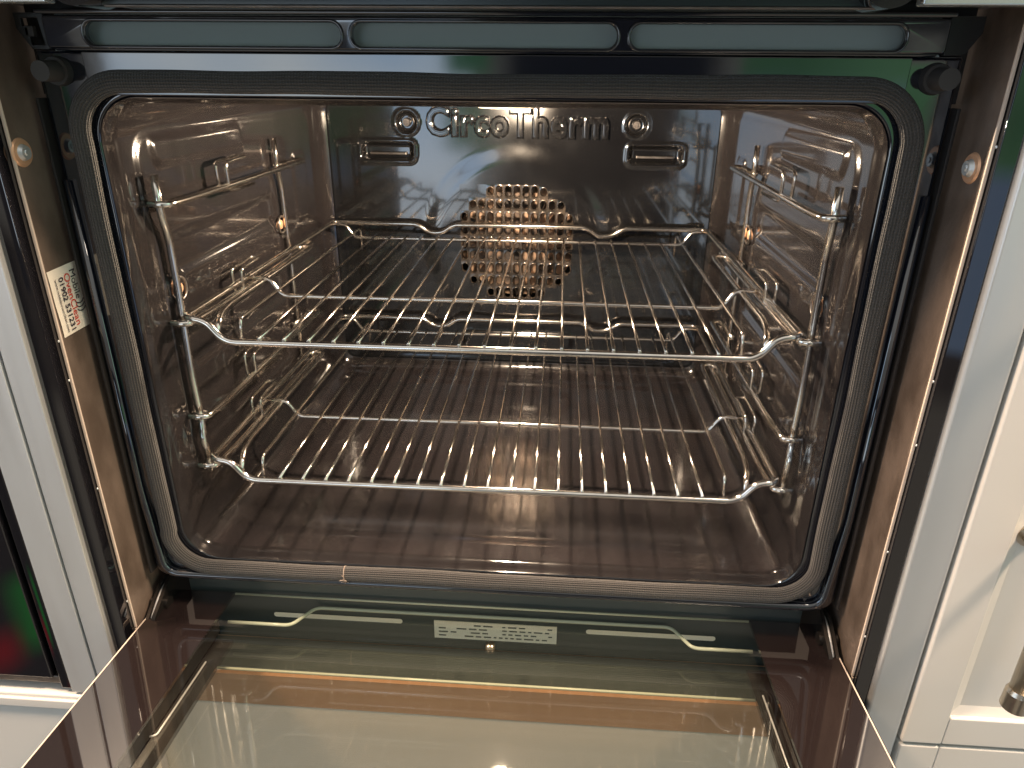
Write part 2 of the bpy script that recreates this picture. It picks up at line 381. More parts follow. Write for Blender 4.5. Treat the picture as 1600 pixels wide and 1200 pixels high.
# ---- back panel: height field with a hole where the fan grille sits
GX, GZ, GP, GQ, GC, GR = -.003, .173, .0107, .0157, 13, 9    # centre, pitches, columns, rows
def back_panel():
    gx0, gx1, gz0, gz1 = GX-GP*GC/2, GX+GP*GC/2, GZ-GQ*GR/2, GZ+GQ*GR/2
    def axis(lo, hi, a, b, st):
        A = []
        for s, e in ((lo, a), (a, b), (b, hi)):
            k = max(1, round((e-s)/st)); A += [s+(e-s)*i/k for i in range(k)]
        return A+[hi]
    xs = axis(-HW+.006, HW-.006, gx0, gx1, .0021); zs = axis(.002, H-.002, gz0, gz1, .0021)
    def h(x, z):
        v = 0.
        rr = math.hypot(x-GX, z-GZ)
        v -= .0017*sstep(.120, .094, rr)                        # dish that steps forward round the fan
        v += .0035*sstep(.084, .078, rr)*0
        for s in (-1, 1):                                     # side hanger recesses
            v += .008*sstep(.002, -.003, rrd(x, z, s*.1585, .280, .0300, .0085, .004))
            v -= .0018*sstep(.0035, 0, abs(rrd(x, z, s*.1585, .280, .033, .0115, .006)))
            v += .005*sstep(.0125, .009, math.hypot(x-s*.134, z-.3125))
            v -= .0015*sstep(.0025, 0, abs(math.hypot(x-s*.134, z-.3125)-.0135))
        v -= .0016*sstep(.003, -.003, rrd(x, z, 0, .315, .110, .0165, .012))*0
        v -= .004*sstep(.003, -.003, rrd(x, z, 0, .045, .07, .012, .01))
        return D+.0015+v
    bm = bmesh.new()
    V = [[bm.verts.new((x, h(x, z), z)) for x in xs] for z in zs]
    for j in range(len(zs)-1):
        for i in range(len(xs)-1):
            mx, mz = (xs[i]+xs[i+1])/2, (zs[j]+zs[j+1])/2
            if gx0 < mx < gx1 and gz0 < mz < gz1: continue
            bm.faces.new((V[j][i], V[j][i+1], V[j+1][i+1], V[j+1][i]))
    p = obj('back_panel', bm, M['enamel_back'], OV, True, 'glossy black back panel with raised lettering and round fan grille')
    # grille: cells with oval holes
    bm = bmesh.new(); yb = D+.0015-.0017
    for j in range(GR):
        for i in range(GC):
            cx = gx0+GP*(i+.5); cz = gz0+GQ*(j+.5)
            c = [(gx0+GP*i, gz0+GQ*j), (gx0+GP*(i+1), gz0+GQ*j), (gx0+GP*(i+1), gz0+GQ*(j+1)), (gx0+GP*i, gz0+GQ*(j+1))]
            rr = math.hypot(cx-GX, cz-GZ)
            hmax = math.sqrt(max(0, .0755**2-(abs(cx-GX)+.002)**2))-abs(cz-GZ)
            if hmax < .0036:
                bm.faces.new([bm.verts.new((a, yb, b)) for a, b in c]).material_index = 1; continue
            hx, hz = .0034, (.0064 if (j % 2 == 0) else .0052)
            hz = max(.0036, min(hz, hmax)); hx = min(hx, hz)
            n = 24; ang = [2*PI*k/n+PI/4 for k in range(n)]
            outer = []; inner = []; inner2 = []; rim = []
            for a in ang:
                ca, sa = math.cos(a), math.sin(a); m_ = max(abs(ca), abs(sa))
                outer.append(bm.verts.new((cx+ca/m_*GP/2, yb, cz+sa/m_*GQ/2)))
                def st(k, e): 
                    # stadium shape
                    x = (hx+e)*ca; z = (hz-hx)*(1 if sa > 0 else -1)*(1 if abs(sa) > .05 else abs(sa)/.05)+(hx+e)*sa
                    return x, z
                x, z = st(0, .0010); rim.append(bm.verts.new((cx+x, yb-.0001, cz+z)))
                x, z = st(0, .0005); inner.append(bm.verts.new((cx+x, yb-.0005, cz+z)))
                x, z = st(0, -.0002); inner2.append(bm.verts.new((cx+x, yb+.0016, cz+z)))
            for A, B in ((outer, rim), (rim, inner), (inner, inner2)):
                for k in range(n):
                    f_ = bm.faces.new((A[k], A[(k+1) % n], B[(k+1) % n], B[k]))
                    if A is outer: f_.material_index = 1 if math.hypot(A[k].co.x-GX, A[k].co.z-GZ) > .0745 else 0
    bmesh.ops.remove_doubles(bm, verts=bm.verts, dist=1e-5)
    g = obj('fan_grille', bm, [M['grille'], M['enamel_back']], p, False); autosmooth(g, 60)
    # raised word
    me = textmesh('CircoTherm', .0415, .0020, .0024, .0002, spacing=1.10)
    xs_ = [v.co.x for v in me.vertices]; wdt = max(xs_)-min(xs_); s = .213/wdt
    bm = bmesh.new(); base = Matrix(((s, 0, 0, -.004), (0, 0, -1, D+.0012), (0, s*1.12, 0, .3125), (0, 0, 0, 1)))
    base[1][3] = D-.0008
    joinm(bm, me, base)
    me2 = textmesh('CircoTherm', .0415, .0006, .0005, -.0010, spacing=1.10)
    joinm(bm, me2, Matrix(((s, 0, 0, -.004), (0, 0, -1, D-.0048), (0, s*1.12, 0, .3125), (0, 0, 0, 1))))
    t = obj('raised_lettering', bm, M['enamel_back'], p); autosmooth(t, 50)
    for sx in (-1, 1):
        bm = bmesh.new(); c = (sx*.134, D+.0045, .3125)
        cyl(bm, c, (c[0], c[1]-.004, c[2]), .0052, .0042, 20); cyl(bm, (c[0], c[1]-.003, c[2]), (c[0], c[1]-.0052, c[2]), .0028, .0022, 6)
        o = obj('screw', bm, M['steel_dark'], p); autosmooth(o)
        bm = bmesh.new(); box(bm, sx*.1585-.022, sx*.1585+.022, D+.0045, D+.0065, .2755, .2785, .0008)
        o = obj('hanger_slot', bm, M['steel_dark'], p)
    return p
back = back_panel()
# ---- fan chamber behind the grille
bm = bmesh.new(); box(bm, -.13, .13, D+.012, D+.07, .05, .30)
bmesh.ops.delete(bm, geom=[f for f in bm.faces if f.normal.y < -.5], context='FACES')
fan_box = obj('fan_chamber', bm, M['dark'], OV)
bm = bmesh.new(); cyl(bm, (GX, D+.030, GZ), (GX, D+.032, GZ), .074, n=40)
for k in range(22):
    a = 2*PI*k/22; ca, sa = math.cos(a), math.sin(a); b = a+.14
    q = [(GX+.044*ca, GZ+.044*sa), (GX+.071*math.cos(b), GZ+.071*math.sin(b))]
    vs = [bm.verts.new((q[0][0], D+.011, q[0][1])), bm.verts.new((q[1][0], D+.011, q[1][1])), bm.verts.new((q[1][0], D+.030, q[1][1])), bm.verts.new((q[0][0], D+.030, q[0][1]))]
    bm.faces.new(vs)
cyl(bm, (GX, D+.012, GZ), (GX, D+.030, GZ), .010, .012)
obj('fan_wheel', bm, M['fan'], fan_box)

# ---- cavity ceiling lamp (out of frame but mirrored in the enamel)
bm = bmesh.new(); cyl(bm, (.0, .20, H-.0058), (.0, .20, H-.0115), .030, .024, 32)
obj('lamp_glass', bm, M['lens'], OV, True)

# ---- enamelled front frame
GL = rrect(-.2448, .2448, -.0003, .3508, .0273, 10)
fr = plate('front_frame', [rrect(-.2765, .2765, -.0235, .3775, [.014, .014, .002, .002], 6), GL[::-1]], .0042, .0064, M['enamel_front'], OV, .0026, label='blue black enamelled front frame round the opening')
# pressed shoulder along the outer edge and bottom
bm = bmesh.new(); tube(bm, fillet([(-.2725, .0005, .30), (-.2725, .0005, .06), (-.2695, -.0015, .035), (-.2665, -.0015, -.0165), (.2665, -.0015, -.0165), (.2695, -.0015, .035), (.2725, .0005, .06), (.2725, .0005, .30)], .014, 8), .0036, 12)
obj('pressed_rim', bm, M['enamel_front'], fr, True)
bm = bmesh.new()   # flat raised band over the seal that mirrors the room
box(bm, -.243, .246, -.0035, .0015, .352, .3765, .0008)
for v in bm.verts: v.co.y -= (v.co.z-.352)*.045
o = obj('upper_band', bm, M['enamel_front'], fr); autosmooth(o)

for sx in (-1, 1):      # dark strip added beside the frame to shade the flange
    boxo('flange_shade_strip', tuple(sorted((sx*.2768, sx*.2790)))+(-.0045, .004, -.016, .350), M['dark'], fr, .0006)
# ---- door seal
def seal():
    path = []
    cz = rrect(-.2552, .2565, -.0066, .3600, [.031, .031, .033, .033], 14)
    # resample with some waviness
    P = [Vector((x, 0, z)) for x, z in cz]; dense = []
    for i, p in enumerate(P):
        q = P[(i+1) % len(P)]; n = max(1, int((q-p).length/.004))
        for k in range(n): dense.append(p.lerp(q, k/n))
    N = len(dense); bm = bmesh.new(); uvl = bm.loops.layers.uv.new('uv'); rings = []; ns = 44; acc = [0]
    for i in range(N):
        t = (dense[(i+1) % N]-dense[i-1]).normalized(); nrm = Vector((t.z, 0, -t.x)); s = i*.004
        w = .0003*math.sin(s*21)+.00022*math.sin(s*47+1)+.00012*math.sin(s*90+2)
        c = dense[i]+nrm*w; ring = []
        for k in range(ns):
            a = 2*PI*k/ns
            rx = .0066*(1+.03*math.sin(s*33)); ry = .0046
            rib = 1+.028*math.cos(a*22)
            ring.append(bm.verts.new(c+nrm*math.cos(a)*rx*rib+Vector((0, 1, 0))*(math.sin(a)*ry*rib-.0035)))
        rings.append(ring); acc.append(acc[-1]+(dense[(i+1) % N]-dense[i]).length)
    for i in range(N):
        j = (i+1) % N
        for k in range(ns):
            f = bm.faces.new((rings[i][k], rings[i][(k+1) % ns], rings[j][(k+1) % ns], rings[j][k]))
            for l, (u, v) in zip(f.loops, ((acc[i], k), (acc[i], k+1), (acc[i+1], k+1), (acc[i+1], k))): l[uvl].uv = (u, v/ns)
    bmesh.ops.recalc_face_normals(bm, faces=bm.faces)
    g = obj('door_seal', bm, M['seal'], OV, True, 'dark grey woven door seal')
    # crimped seam low at the left, with a few loose fibres
    bm = bmesh.new(); uvl = bm.loops.layers.uv.new('uv')
    pts = [Vector((-.1135, -.0035+.0048*math.sin(a), -.0068+.0069*math.cos(a))) for a in [2*PI*k/20 for k in range(20)]]
    tube(bm, pts, .0005, 6, True)
    for k in range(9):
        a = random.uniform(.2, 2.6)+PI; p = Vector((-.1135, -.0035+.0050*math.sin(a), -.0068+.0071*math.cos(a)))
        tube(bm, [p, p+Vector((random.uniform(-.004, .004), -.001, random.uniform(-.001, .003)))], .0003, 5)
    obj('seam_stitch', bm, mat('pale_fibre', (.30, .24, .20), .8), g, True)
seal()

# ---- door buffers at the top corners
for sx in (-1, 1):
    bm = bmesh.new(); cyl(bm, (sx*.2625, .001, .3655), (sx*.2625, -.0035, .3655), .0088, .0080, 28); cyl(bm, (sx*.2625, -.003, .3655), (sx*.2625, -.017, .3655), .0062, .0058, 28)
    o = obj('rubber_buffer', bm, M['rubber'], OV); autosmooth(o)

# ---- ventilation panel with three long slots
slots = [(-.2365, -.0815), (-.0745, .0790), (.0870, .2385)]
loops = [rrect(-.262, .262, .3782, .3962, .002, 2)]
for a, b in slots: loops.append(rrect(a, b, .3802, .3925, .0058, 8)[::-1])
loops.append(rrect(-.274, -.262, .3962, .3962, 0.0, 1)) if False else None
vp = plate('vent_panel', loops, -.004, .0046, M['enamel_front'], OV, .0011, label='black strip with three long rounded vent slots')
for a, b in slots:
    bm = bmesh.new(); P = [Vector((x, -.0066, z)) for x, z in rrect(a-.0012, b+.0012, .3790, .3937, .0068, 8)]
    tube(bm, P, .0009, 8, True); obj('slot_rim', bm, M['enamel_front'], vp, True)
bm = bmesh.new()
vs = [bm.verts.new(c) for c in ((-.262, .0005, .3770), (.262, .0005, .3770), (.262, .008, .3990), (-.262, .008, .3990))]; bm.faces.new(vs)
obj('air_duct', bm, M['vent'], vp)
boxo('lower_bead', (-.258, .258, -.0055, -.0005, .3770, .3786), M['enamel_front'], vp, .0007)
boxo('upper_bead', (-.262, .262, -.012, .004, .3964, .3990), M['enamel_front'], vp, .0010)
for sx in (-1, 1):     # end brackets beyond the panel
    lp = [(sx*.2625, .3775), (sx*.2625, .3975), (sx*.2810, .3975), (sx*.2810, .3890), (sx*.2735, .3775)]
    if sx < 0: hole = [[(-.2735, .3800), (-.2650, .3800), (-.2665, .3945), (-.2770, .3945), (-.2770, .3900), (-.2735, .3900)]]
    else: hole = []
    plate('corner_bracket', [lp]+hole, -.002, .003, M['black_plastic'], OV, .0005)
    if sx < 0: boxo('latch_tab', (-.2760, -.2705, -.0035, .000, .3845, .3905), M['rubber'], vp, .0006)
boxo('frame_backing', (-.281, .281, .008, .010, .3520, .42), M['dark'], OV)

# ---- control fascia above
fa = boxo('control_fascia', (-.2975, .2975, -.046, -.006, .4030, .50), M['black_glass'], OV, .0012, label='dark underside of the control fascia')
boxo('fascia_trim', (-.196, .205, -.049, -.045, .3972, .3984), M['steel_dark'], fa, .0005)
boxo('flap_underside', (-.200, .208, -.0455, -.010, .3986, .4028), mat('smoked_underside', (.05, .065, .065), .25), fa, .0005)
boxo('fascia_flap', (-.190, .205, -.060, -.046, .4035, .4300), mat('smoked_flap', (.035, .045, .045), .18), fa, .0015)
for x0 in (-.2065, .2065):
    bm = bmesh.new(); cyl(bm, (x0, -.030, .4120), (x0, -.058, .4120), .0150, n=36); o = obj('flap_pivot', bm, M['enamel_back'], fa); autosmooth(o)
for a, b in ((-.2975, -.2230), (.2230, .2975)):
    boxo('glass_wing', (a, b, -.0560, -.0470, .3985, .4300), mat('wing_steel', (.62, .66, .66), .25, .8), fa, .0012)

# ---- side walls of the niche
WX = .2842
for sx in (-1, 1):
    YF = -.0272 if sx < 0 else -.0345
    wl = boxo('side_flange', tuple(sorted((sx*WX, sx*(WX+.0016))))+(YF, .030, -.125, .4020), M['wall_plate'], OV, label='brownish metal side flange with one screw')
    bm = bmesh.new(); cyl(bm, (sx*WX, -.021, .319), (sx*(WX-.0012), -.021, .319), .0088, .0080, 28)
    o = obj('screw_cup', bm, M['copper_lit'], wl); autosmooth(o)
    bm = bmesh.new(); cyl(bm, (sx*(WX-.001), -.021, .319), (sx*(WX-.0036), -.021, .319), .0052, .0040, 24); cyl(bm, (sx*(WX-.0034), -.021, .319), (sx*(WX-.0042), -.021, .319), .0020, .0018, 6)
    o = obj('screw', bm, M['steel'], wl); autosmooth(o)
    boxo('front_edge', tuple(sorted((sx*(WX-.0004), sx*(WX+.0016))))+(YF-.0017, YF-.0002, -.052, .4020), M['edge'], wl, .0004)
    boxo('lower_front_edge', tuple(sorted((sx*(WX+.0003), sx*(WX+.0016))))+(YF-.0017, YF-.0002, -.125, -.053), M['edge'], wl, .0003)
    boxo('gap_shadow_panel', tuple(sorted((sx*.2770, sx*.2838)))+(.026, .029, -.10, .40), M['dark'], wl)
    for zz in (.33, .21, .165, .075, -.02): # small clip noses on the edge
        bm = bmesh.new(); bmesh.ops.create_icosphere(bm, subdivisions=2, radius=.0011, matrix=Matrix.Translation((sx*(WX+.0022), YF-.0013, zz+random.uniform(-.02, .02)))); obj('edge_clip', bm, M['steel'], wl, True)

# ---- service sticker on the left flange
def sticker():
    fl = [o for o in OV.children if o.name == 'side_flange'][0]
    bm = bmesh.new(); Y0, Y1, Z0, Z1 = -.0262, .0035, .1990, .2450; x = -WX+.0005
    n = 10
    V = [[bm.verts.new((x+.0005*(j/n)**3*(1 if i > 6 else .4)+.00015*math.sin(i), Y0+(Y1-Y0)*j/n, Z1+(Z0-Z1)*i/n)) for j in range(n+1)] for i in range(n+1)]
    for i in range(n):
        for j in range(n): bm.faces.new((V[i][j], V[i][j+1], V[i+1][j+1], V[i+1][j]))
    def line(s, size, yc, ztop, width, mi, off=0):
        me = textmesh(s, size, .00002, 0, off, 'LEFT')
        xs = [v.co.x for v in me.vertices]; k = width/(max(xs)-min(xs)); x0 = min(xs)
        # text x -> -z, text y -> +y
        T = Matrix(((0, 0, 1, x+.0006), (0, k, 0, yc), (-k, 0, 0, ztop+k*x0), (0, 0, 0, 1)))
        joinm(bm, me, T, mi)
    line('Mobile', .0085, -.0020-.0012, .2405, .0205, 1)
    line('OvenClean', .0085, -.0095, .2395, .0365, 2)
    line('01902 531231', .0070, -.0158, .2385, .0370, 1, .0001)
    line('www.mobileovenclean.com', .0040, -.0210, .2385, .0370, 1)
    for k in range(3):        # three curved strokes after the first word
        zc = .2175-k*.0028
        P = [Vector((x+.0007, -.0030+.0046*math.sin(a), zc-.0038*math.cos(a)+.0030)) for a in [(-1.1+2.2*t/10) for t in range(11)]]
        me = bpy.data.meshes.new('a'); b2 = bmesh.new(); tube(b2, P, .00035, 6); b2.to_mesh(me); b2.free(); joinm(bm, me, Matrix.Identity(4), 1)
    bmesh.ops.rotate(bm, verts=bm.verts, cent=(x, -.0115, .222), matrix=Matrix.Rotation(math.radians(2.0), 3, 'X'))
    obj('service_sticker', bm, [M['paper'], M['ink'], M['red_ink']], fl, label='cream service sticker printed Mobile OvenClean 01902 531231')
sticker()

# ---- sockets holding the side racks
for sx in (-1, 1):
    for (yy, zz) in ((.048, .214), (.262, .221)):
        bm = bmesh.new(); P = [Vector((sx*(HW-.0075), yy+.0085*math.cos(a), zz+.0085*math.sin(a))) for a in [2*PI*k/24 for k in range(24)]]
        tube(bm, P, .0011, 8, True); so = obj('rack_socket', bm, M['steel_dark'], OV, True)
        bm = bmesh.new(); cyl(bm, (sx*(HW-.004), yy, zz), (sx*(HW-.0075), yy, zz), .0060, .0042, 20); obj('socket_core', bm, M['copper_lit'], so, True)

# ---- lower front: plate, rating label, slots, hinges, niche floor
lo = boxo('lower_plate', (-.262, .262, .0200, .023, -.1015, -.018), M['plate_low'], OV, label='dark lower front plate seen through the door glass')
LW = .0200
lb = bmesh.new(); box(lb, -.0470, .0600, LW-.0012, LW-.0004, -.0895, -.0705)
for j in range(4):
    xx = -.043
    while xx < .054:
        w = random.uniform(.002, .009); zz = -.0735-j*.0040
        if random.random() < .75 and not (j == 0 and xx < -.02):
            n0 = len(lb.faces); box(lb, xx, min(xx+w, .056), LW-.0016, LW-.00125, zz-.0010, zz+.0002); lb.faces.ensure_lookup_table()
            for f in lb.faces[n0:]: f.material_index = 1
        xx += w+.0022
obj('rating_label', lb, [M['label'], M['label_ink']], lo, label='pale rating label with fine print')
for a, b in ((-.190, -.075), (.085, .195)):
    bm = bmesh.new(); P = rrect(a, b, -.0765, -.0715, .0024, 5)
    bm.faces.new([bm.verts.new((x, LW-.0006, z)) for x, z in P][::-1]); obj('lit_lower_slot', bm, M['label'], lo)  # pale fill paints the light showing in the slot
boxo('lower_ledge', (-.262, .262, -.016, .0195, -.1050, -.1015), M['plate_low'], OV, .0008)
def hinge(sx):
    bm = bmesh.new()
    def seg(x0, x1, P, bev=.0006):   # plate with outline in (y, z)
        A = [bm.verts.new((sx*x0, y, z)) for y, z in P]; B = [bm.verts.new((sx*x1, y, z)) for y, z in P]; n = len(P)
        bm.faces.new(A[::-1]); bm.faces.new(B)
        for i in range(n): bm.faces.new((A[i], A[(i+1) % n], B[(i+1) % n], B[i]))
    seg(.2705, .2735, [(.045, -.030), (.010, -.028), (-.022, -.046), (-.034, -.060), (-.032, -.070), (-.018, -.072), (.045, -.070)])
    seg(.2765, .2790, [(.045, -.032), (.004, -.032), (-.026, -.050), (-.030, -.064), (-.018, -.070), (.045, -.068)])
    cyl(bm, (sx*.2675, -.004, -.046), (sx*.2820, -.004, -.046), .0055, n=18); cyl(bm, (sx*.2695, -.028, -.060), (sx*.2800, -.028, -.060), .0042, n=18)
    bmesh.ops.recalc_face_normals(bm, faces=bm.faces)
    h = obj('door_hinge', bm, mat('oiled_black_steel', (.035, .032, .030), .25, .7), OV); autosmooth(h)
    bm = bmesh.new(); tube(bm, fillet([(sx*.2745, .030, -.034), (sx*.2745, -.002, -.036), (sx*.2745, -.022, -.050), (sx*.2745, -.024, -.060)], .01), .0016, 10)
    obj('hinge_spring_arm', bm, M['steel'], h, True)
hinge(-1); hinge(1)

# ---- the door, hinged at the bottom and lying almost level
def door():
    th = .0483; N_ = Vector((0, math.sin(th), math.cos(th))); A_ = Vector((0, -math.cos(th), math.sin(th))); P0 = Vector((0, -.0103, -.0488))
    def P(x, s, off): return Vector((x, 0, 0))+P0+A_*s-N_*off     # s: distance out from the hinge line
    e = bpy.data.objects.new('oven_door', None); C.objects.link(e); e.parent = OV; e['label'] = 'glass oven door folded down, brown black borders'
    def slab(name, loop, off, t, m, label=None, bm=None):
        own = bm is None
        if own: bm = bmesh.new()
        A = [bm.verts.new(P(x, s, off)) for x, s in loop]; B = [bm.verts.new(P(x, s, off+t)) for x, s in loop]; n = len(loop)
        bm.faces.new(A); bm.faces.new(B[::-1])
        for i in range(n): bm.faces.new((A[i], A[(i+1) % n], B[(i+1) % n], B[i]))
        bmesh.ops.recalc_face_normals(bm, faces=bm.faces)
        if own: return obj(name, bm, m, e, label=label)
    def sheet(name, loop, off, m, label=None):
        bm = bmesh.new(); bm.faces.new([bm.verts.new(P(x, s, off)) for x, s in loop]); bmesh.ops.recalc_face_normals(bm, faces=bm.faces)
        return obj(name, bm, m, e, label=label)
    L = .430; S0 = -.0275
    q = lambda a, b, c, d: [(a, c), (b, c), (b, d), (a, d)]
    sheet('inner_glass', q(-.2215, .2195, S0, L), .0, M['glass'], 'clear inner pane')
    for sx in (-1, 1):
        a, b = sorted((sx*.2785, sx*(.2215 if sx < 0 else .2195)))
        slab('glass_border', q(a, b, S0, L), .0, .0032, M['border'], label='brown black printed border of the inner pane')
        slab('edge_strip', q(*sorted((sx*.2786, sx*.2795)), S0, L), -.0002, .0036, M['edge'])
        slab('side_rail', q(*sorted((sx*.2300, sx*.2760)), -.010, L), .0040, .024, M['black_plastic'])
    # middle pane with stepped corners and pale ground edges
    lp = [(-.150, -.028), (.156, -.028), (.170, -.004), (.218, -.004), (.218, L-.02), (-.218, L-.02), (-.218, -.004), (-.164, -.004)]
    sheet('middle_glass', lp, .012, M['glass_mesh'], 'dotted middle pane with stepped corners')
    bm = bmesh.new()
    E = [P(x, s, .012) for x, s in ((-.2180, -.004), (-.164, -.004), (-.150, -.028), (.156, -.028), (.170, -.004), (.218, -.004))]
    tube(bm, fillet(E, .006), .0015, 8); obj('ground_glass_edge', bm, M['green_edge'], e, True)
    bm = bmesh.new(); tube(bm, [P(-.2205, -.0272, .001), P(.2190, -.0272, .001)], .0010, 8); obj('hinge_end_glass_edge', bm, M['green_edge'], e, True)  # the inner pane's pale hinge-end edge, drawn as a tube
    # outer pane
    sheet('outer_glass', q(-.2150, .2150, .002, L-.03), .0290, M['glass'], 'clear outer pane')
    slab('outer_border', q(-.2970, -.2150, -.002, L+.02), .0290, .004, M['border']); slab('outer_border', q(.2150, .2970, -.002, L+.02), .0290, .004, M['border'])
    slab('outer_end', q(-.2150, .2150, L-.03, L+.02), .0290, .004, M['border'])
    bm = bmesh.new(); tube(bm, [P(-.214, .030, .0295), P(.214, .030, .0295)], .0012, 8); obj('outer_edge_line', bm, M['green_edge'], e, True)  # outer pane's green edge line, an added tube set off the pane's edge
    # wire-thin spring clips on the side rails
    for sx in (-1, 1):
        bm = bmesh.new(); tube(bm, fillet([P(sx*.2135, .045, .010), P(sx*.2145, .115, .010), P(sx*.2185, .117, .010)], .003), .0007, 6); obj('pane_clip', bm, M['steel'], e, True)
    bm = bmesh.new(); c = P(.006, .0085, .0125); cyl(bm, c, c+N_*.004, .0042, .0036, 20); obj('centre_rivet', bm, M['nickel'], e, True)
    # bar handle at the far end of the door (below the picture)
    bm = bmesh.new(); tube(bm, [P(-.25, L-.01, .068), P(.25, L-.01, .068)], .008, 16)
    for x in (-.23, .23): cyl(bm, P(x, L-.01, .033), P(x, L-.01, .068), .006)
    obj('door_handle', bm, M['steel'], e, True)
door()

# ================================================================== side racks
def side_rack(sx, label):
    t = thing('side_rack', label, 'shelf rack', (sx*.236, .15, .06), 'wire side racks hooked into the cavity walls')
    X = lambda v: sx*v
    wire('front_upright', [(X(.2325), .032, .300), (X(.2325), .032, .272), (X(.2345), .040, .256), (X(.2345), .040, .212), (X(.2345), .037, .150), (X(.2345), .039, .104), (X(.2335), .034, .090), (X(.2345), .039, .077), (X(.2345), .039, .060)], .0028, t, .010)
    wire('rear_upright', [(X(.2335), .258, .306), (X(.2335), .258, .280), (X(.2350), .267, .264), (X(.2350), .270, .180), (X(.2350), .270, .060)], .0026, t, .010)
    for z in (.2800, .1975-.0055, .1140, .0755-.0062):
        xin = .2225
        wire('rail', [(X(.2385), .0335-.004, z), (X(xin+.002), .0335-.004, z), (X(xin), .060, z), (X(xin), .306, z), (X(.2300), .312, z), (X(.2345), .300, z), (X(.2345), .256, z)], .0026, t, [0, .016, .016, .006, .006, .006, 0])
        zt, zb = z+.0185, z-.0042
        wire('guide_hook', [(X(.2200), .168, zb), (X(.2215), .122, zb), (X(.2215), .120, zt), (X(.2215), .162, zt+.0008), (X(.2300), .162, zt+.0008), (X(.2300), .120, zt), (X(.2300), .122, zb), (X(.2285), .168, zb)], .0015, t, .0060, n=8)
    return t
side_rack(-1, 'chromed wire side rack on the left wall of the oven cavity')
side_rack(1, 'chromed wire side rack on the right wall of the oven cavity')

# ================================================================== wire shelves
def shelf():
    D_ = .3745; hw = .2270; dz = -.0185
    t = thing('wire_shelf', 'upper chromed wire shelf slid in high in the oven', 'oven shelf', (0, 0, 0), 'chromed wire shelves in the oven')
    F = [(-hw, 0, 0), (-hw, D_, 0), (-.122, D_, 0), (-.108, D_, -.0100), (-.092, D_, -.0100), (-.078, D_, 0),
         (.084, D_, 0), (.098, D_, -.0100), (.114, D_, -.0100), (.130, D_, 0), (hw, D_, 0), (hw, 0, 0), (.211, 0, -.002), (.199, 0, dz), (-.199, 0, dz), (-.211, 0, -.002)]
    wire('outer_frame', F, .0029, t, [.010, .010]+[.007]*8+[.010, .010, .007, .010, .010, .007], closed=True, n=12)
    for y, nm in ((.1130, 'cross_bar'), (D_-.0120, 'cross_bar')):
        k = .206 if y < .2 else .2085
        e = .2245
        wire(nm, [(-e, y+(.0 if y < .2 else -.002), .0005), (-k, y, .0005), (-k+.011, y, -.0155), (k-.011, y, -.0155), (k, y, .0005), (e, y+(.0 if y < .2 else -.002), .0005)], .0021, t, .006)
    for sx in (-1, 1):
        wire('side_bar', [(sx*.2050, .004, -.0115), (sx*.2090, .022, -.0030), (sx*.2105, .040, -.0015), (sx*.2105, .236, -.0015), (sx*.2125, .248, -.0015), (sx*.2215, .250, -.0015), (sx*.2240, .240, -.001)], .0023, t, .007)
        wire('stop_wire', [(sx*.1900, D_-.0105, -.0300), (sx*.1900, D_-.0105, -.0060), (sx*.1900, D_-.022, -.0040), (sx*.1900, .014, -.0040), (sx*.1900, .0100, -.0200)], .0014, t, .004, n=8)
    rod = None
    for i in range(19):
        x = -.171+.019*i
        P = [(x, -.0018, dz+.0036), (x, .113, dz+.0060), (x, D_-.009, dz+.0060)]
        if rod is None:
            rod = wire('rod', [Vector(p)-Vector((x, 0, 0)) for p in P], .00128, t, .02, n=8); o = rod
        else:
            o = rod.copy(); C.objects.link(o); o.parent = t
        o.location = (x, 0, random.uniform(-.0002, .0002)); o.rotation_euler = (0, 0, random.uniform(-.0012, .0012))
    return t
sh = shelf()
def dup(t):
    r = t.copy(); C.objects.link(r)
    for ch in list(t.children):
        c = ch.copy(); C.objects.link(c); c.parent = r
    return r
sh2 = dup(sh)
sh.location = (-.0022, .0314, .1962); sh2.location = (-.0005, .0300, .0760)
sh2['label'] = 'lower chromed wire shelf just above the oven floor'

# ================================================================== left neighbour appliance
NB = thing('neighbour_appliance', 'black glass appliance with brushed steel side trims left of the oven', 'appliance', (-.35, -.02, -.10))
boxo('black_side_strip', (-.2985, -.2862, -.0400, .05, -.135, .56), M['black_glass'], NB, .0010)
boxo('steel_trim', (-.3175, -.2988, -.0440, .05, -.135, .56), M['steel'], NB, .0014, label='inner brushed steel trim strip')
boxo('trim_gap', (-.3195, -.3177, -.0360, .05, -.112, .56), M['dark'], NB)
boxo('steel_trim', (-.3440, -.3197, -.0440, .05, -.1120, .56), M['steel'], NB, .0014, label='outer brushed steel trim strip')
boxo('dark_frame', (-.3535, -.3442, -.0420, .05, -.1100, .56), M['black_glass'], NB, .0010)
boxo('glass_panel', (-.60, -.3580, -.0430, .05, -.0985, .56), M['black_glass'], NB, .0012, label='black glass front')
boxo('bottom_trim', (-.60, -.3537, -.0400, .05, -.1070, -.0990), M['steel_dark'], NB, .0008)

# ================================================================== kitchen units
CL = thing('drawer_front', 'cream drawer front below the black glass appliance at the left', 'drawer', (-.45, -.02, -.40))
boxo('front_board', (-.75, -.2990, -.0450, -.022, -.40, -.1150), M['cream'], CL, .0022, seg=3)
boxo('edge_bead', (-.75, -.3020, -.0475, -.0445, -.1290, -.1190), M['cream'], CL, .0014, seg=3)

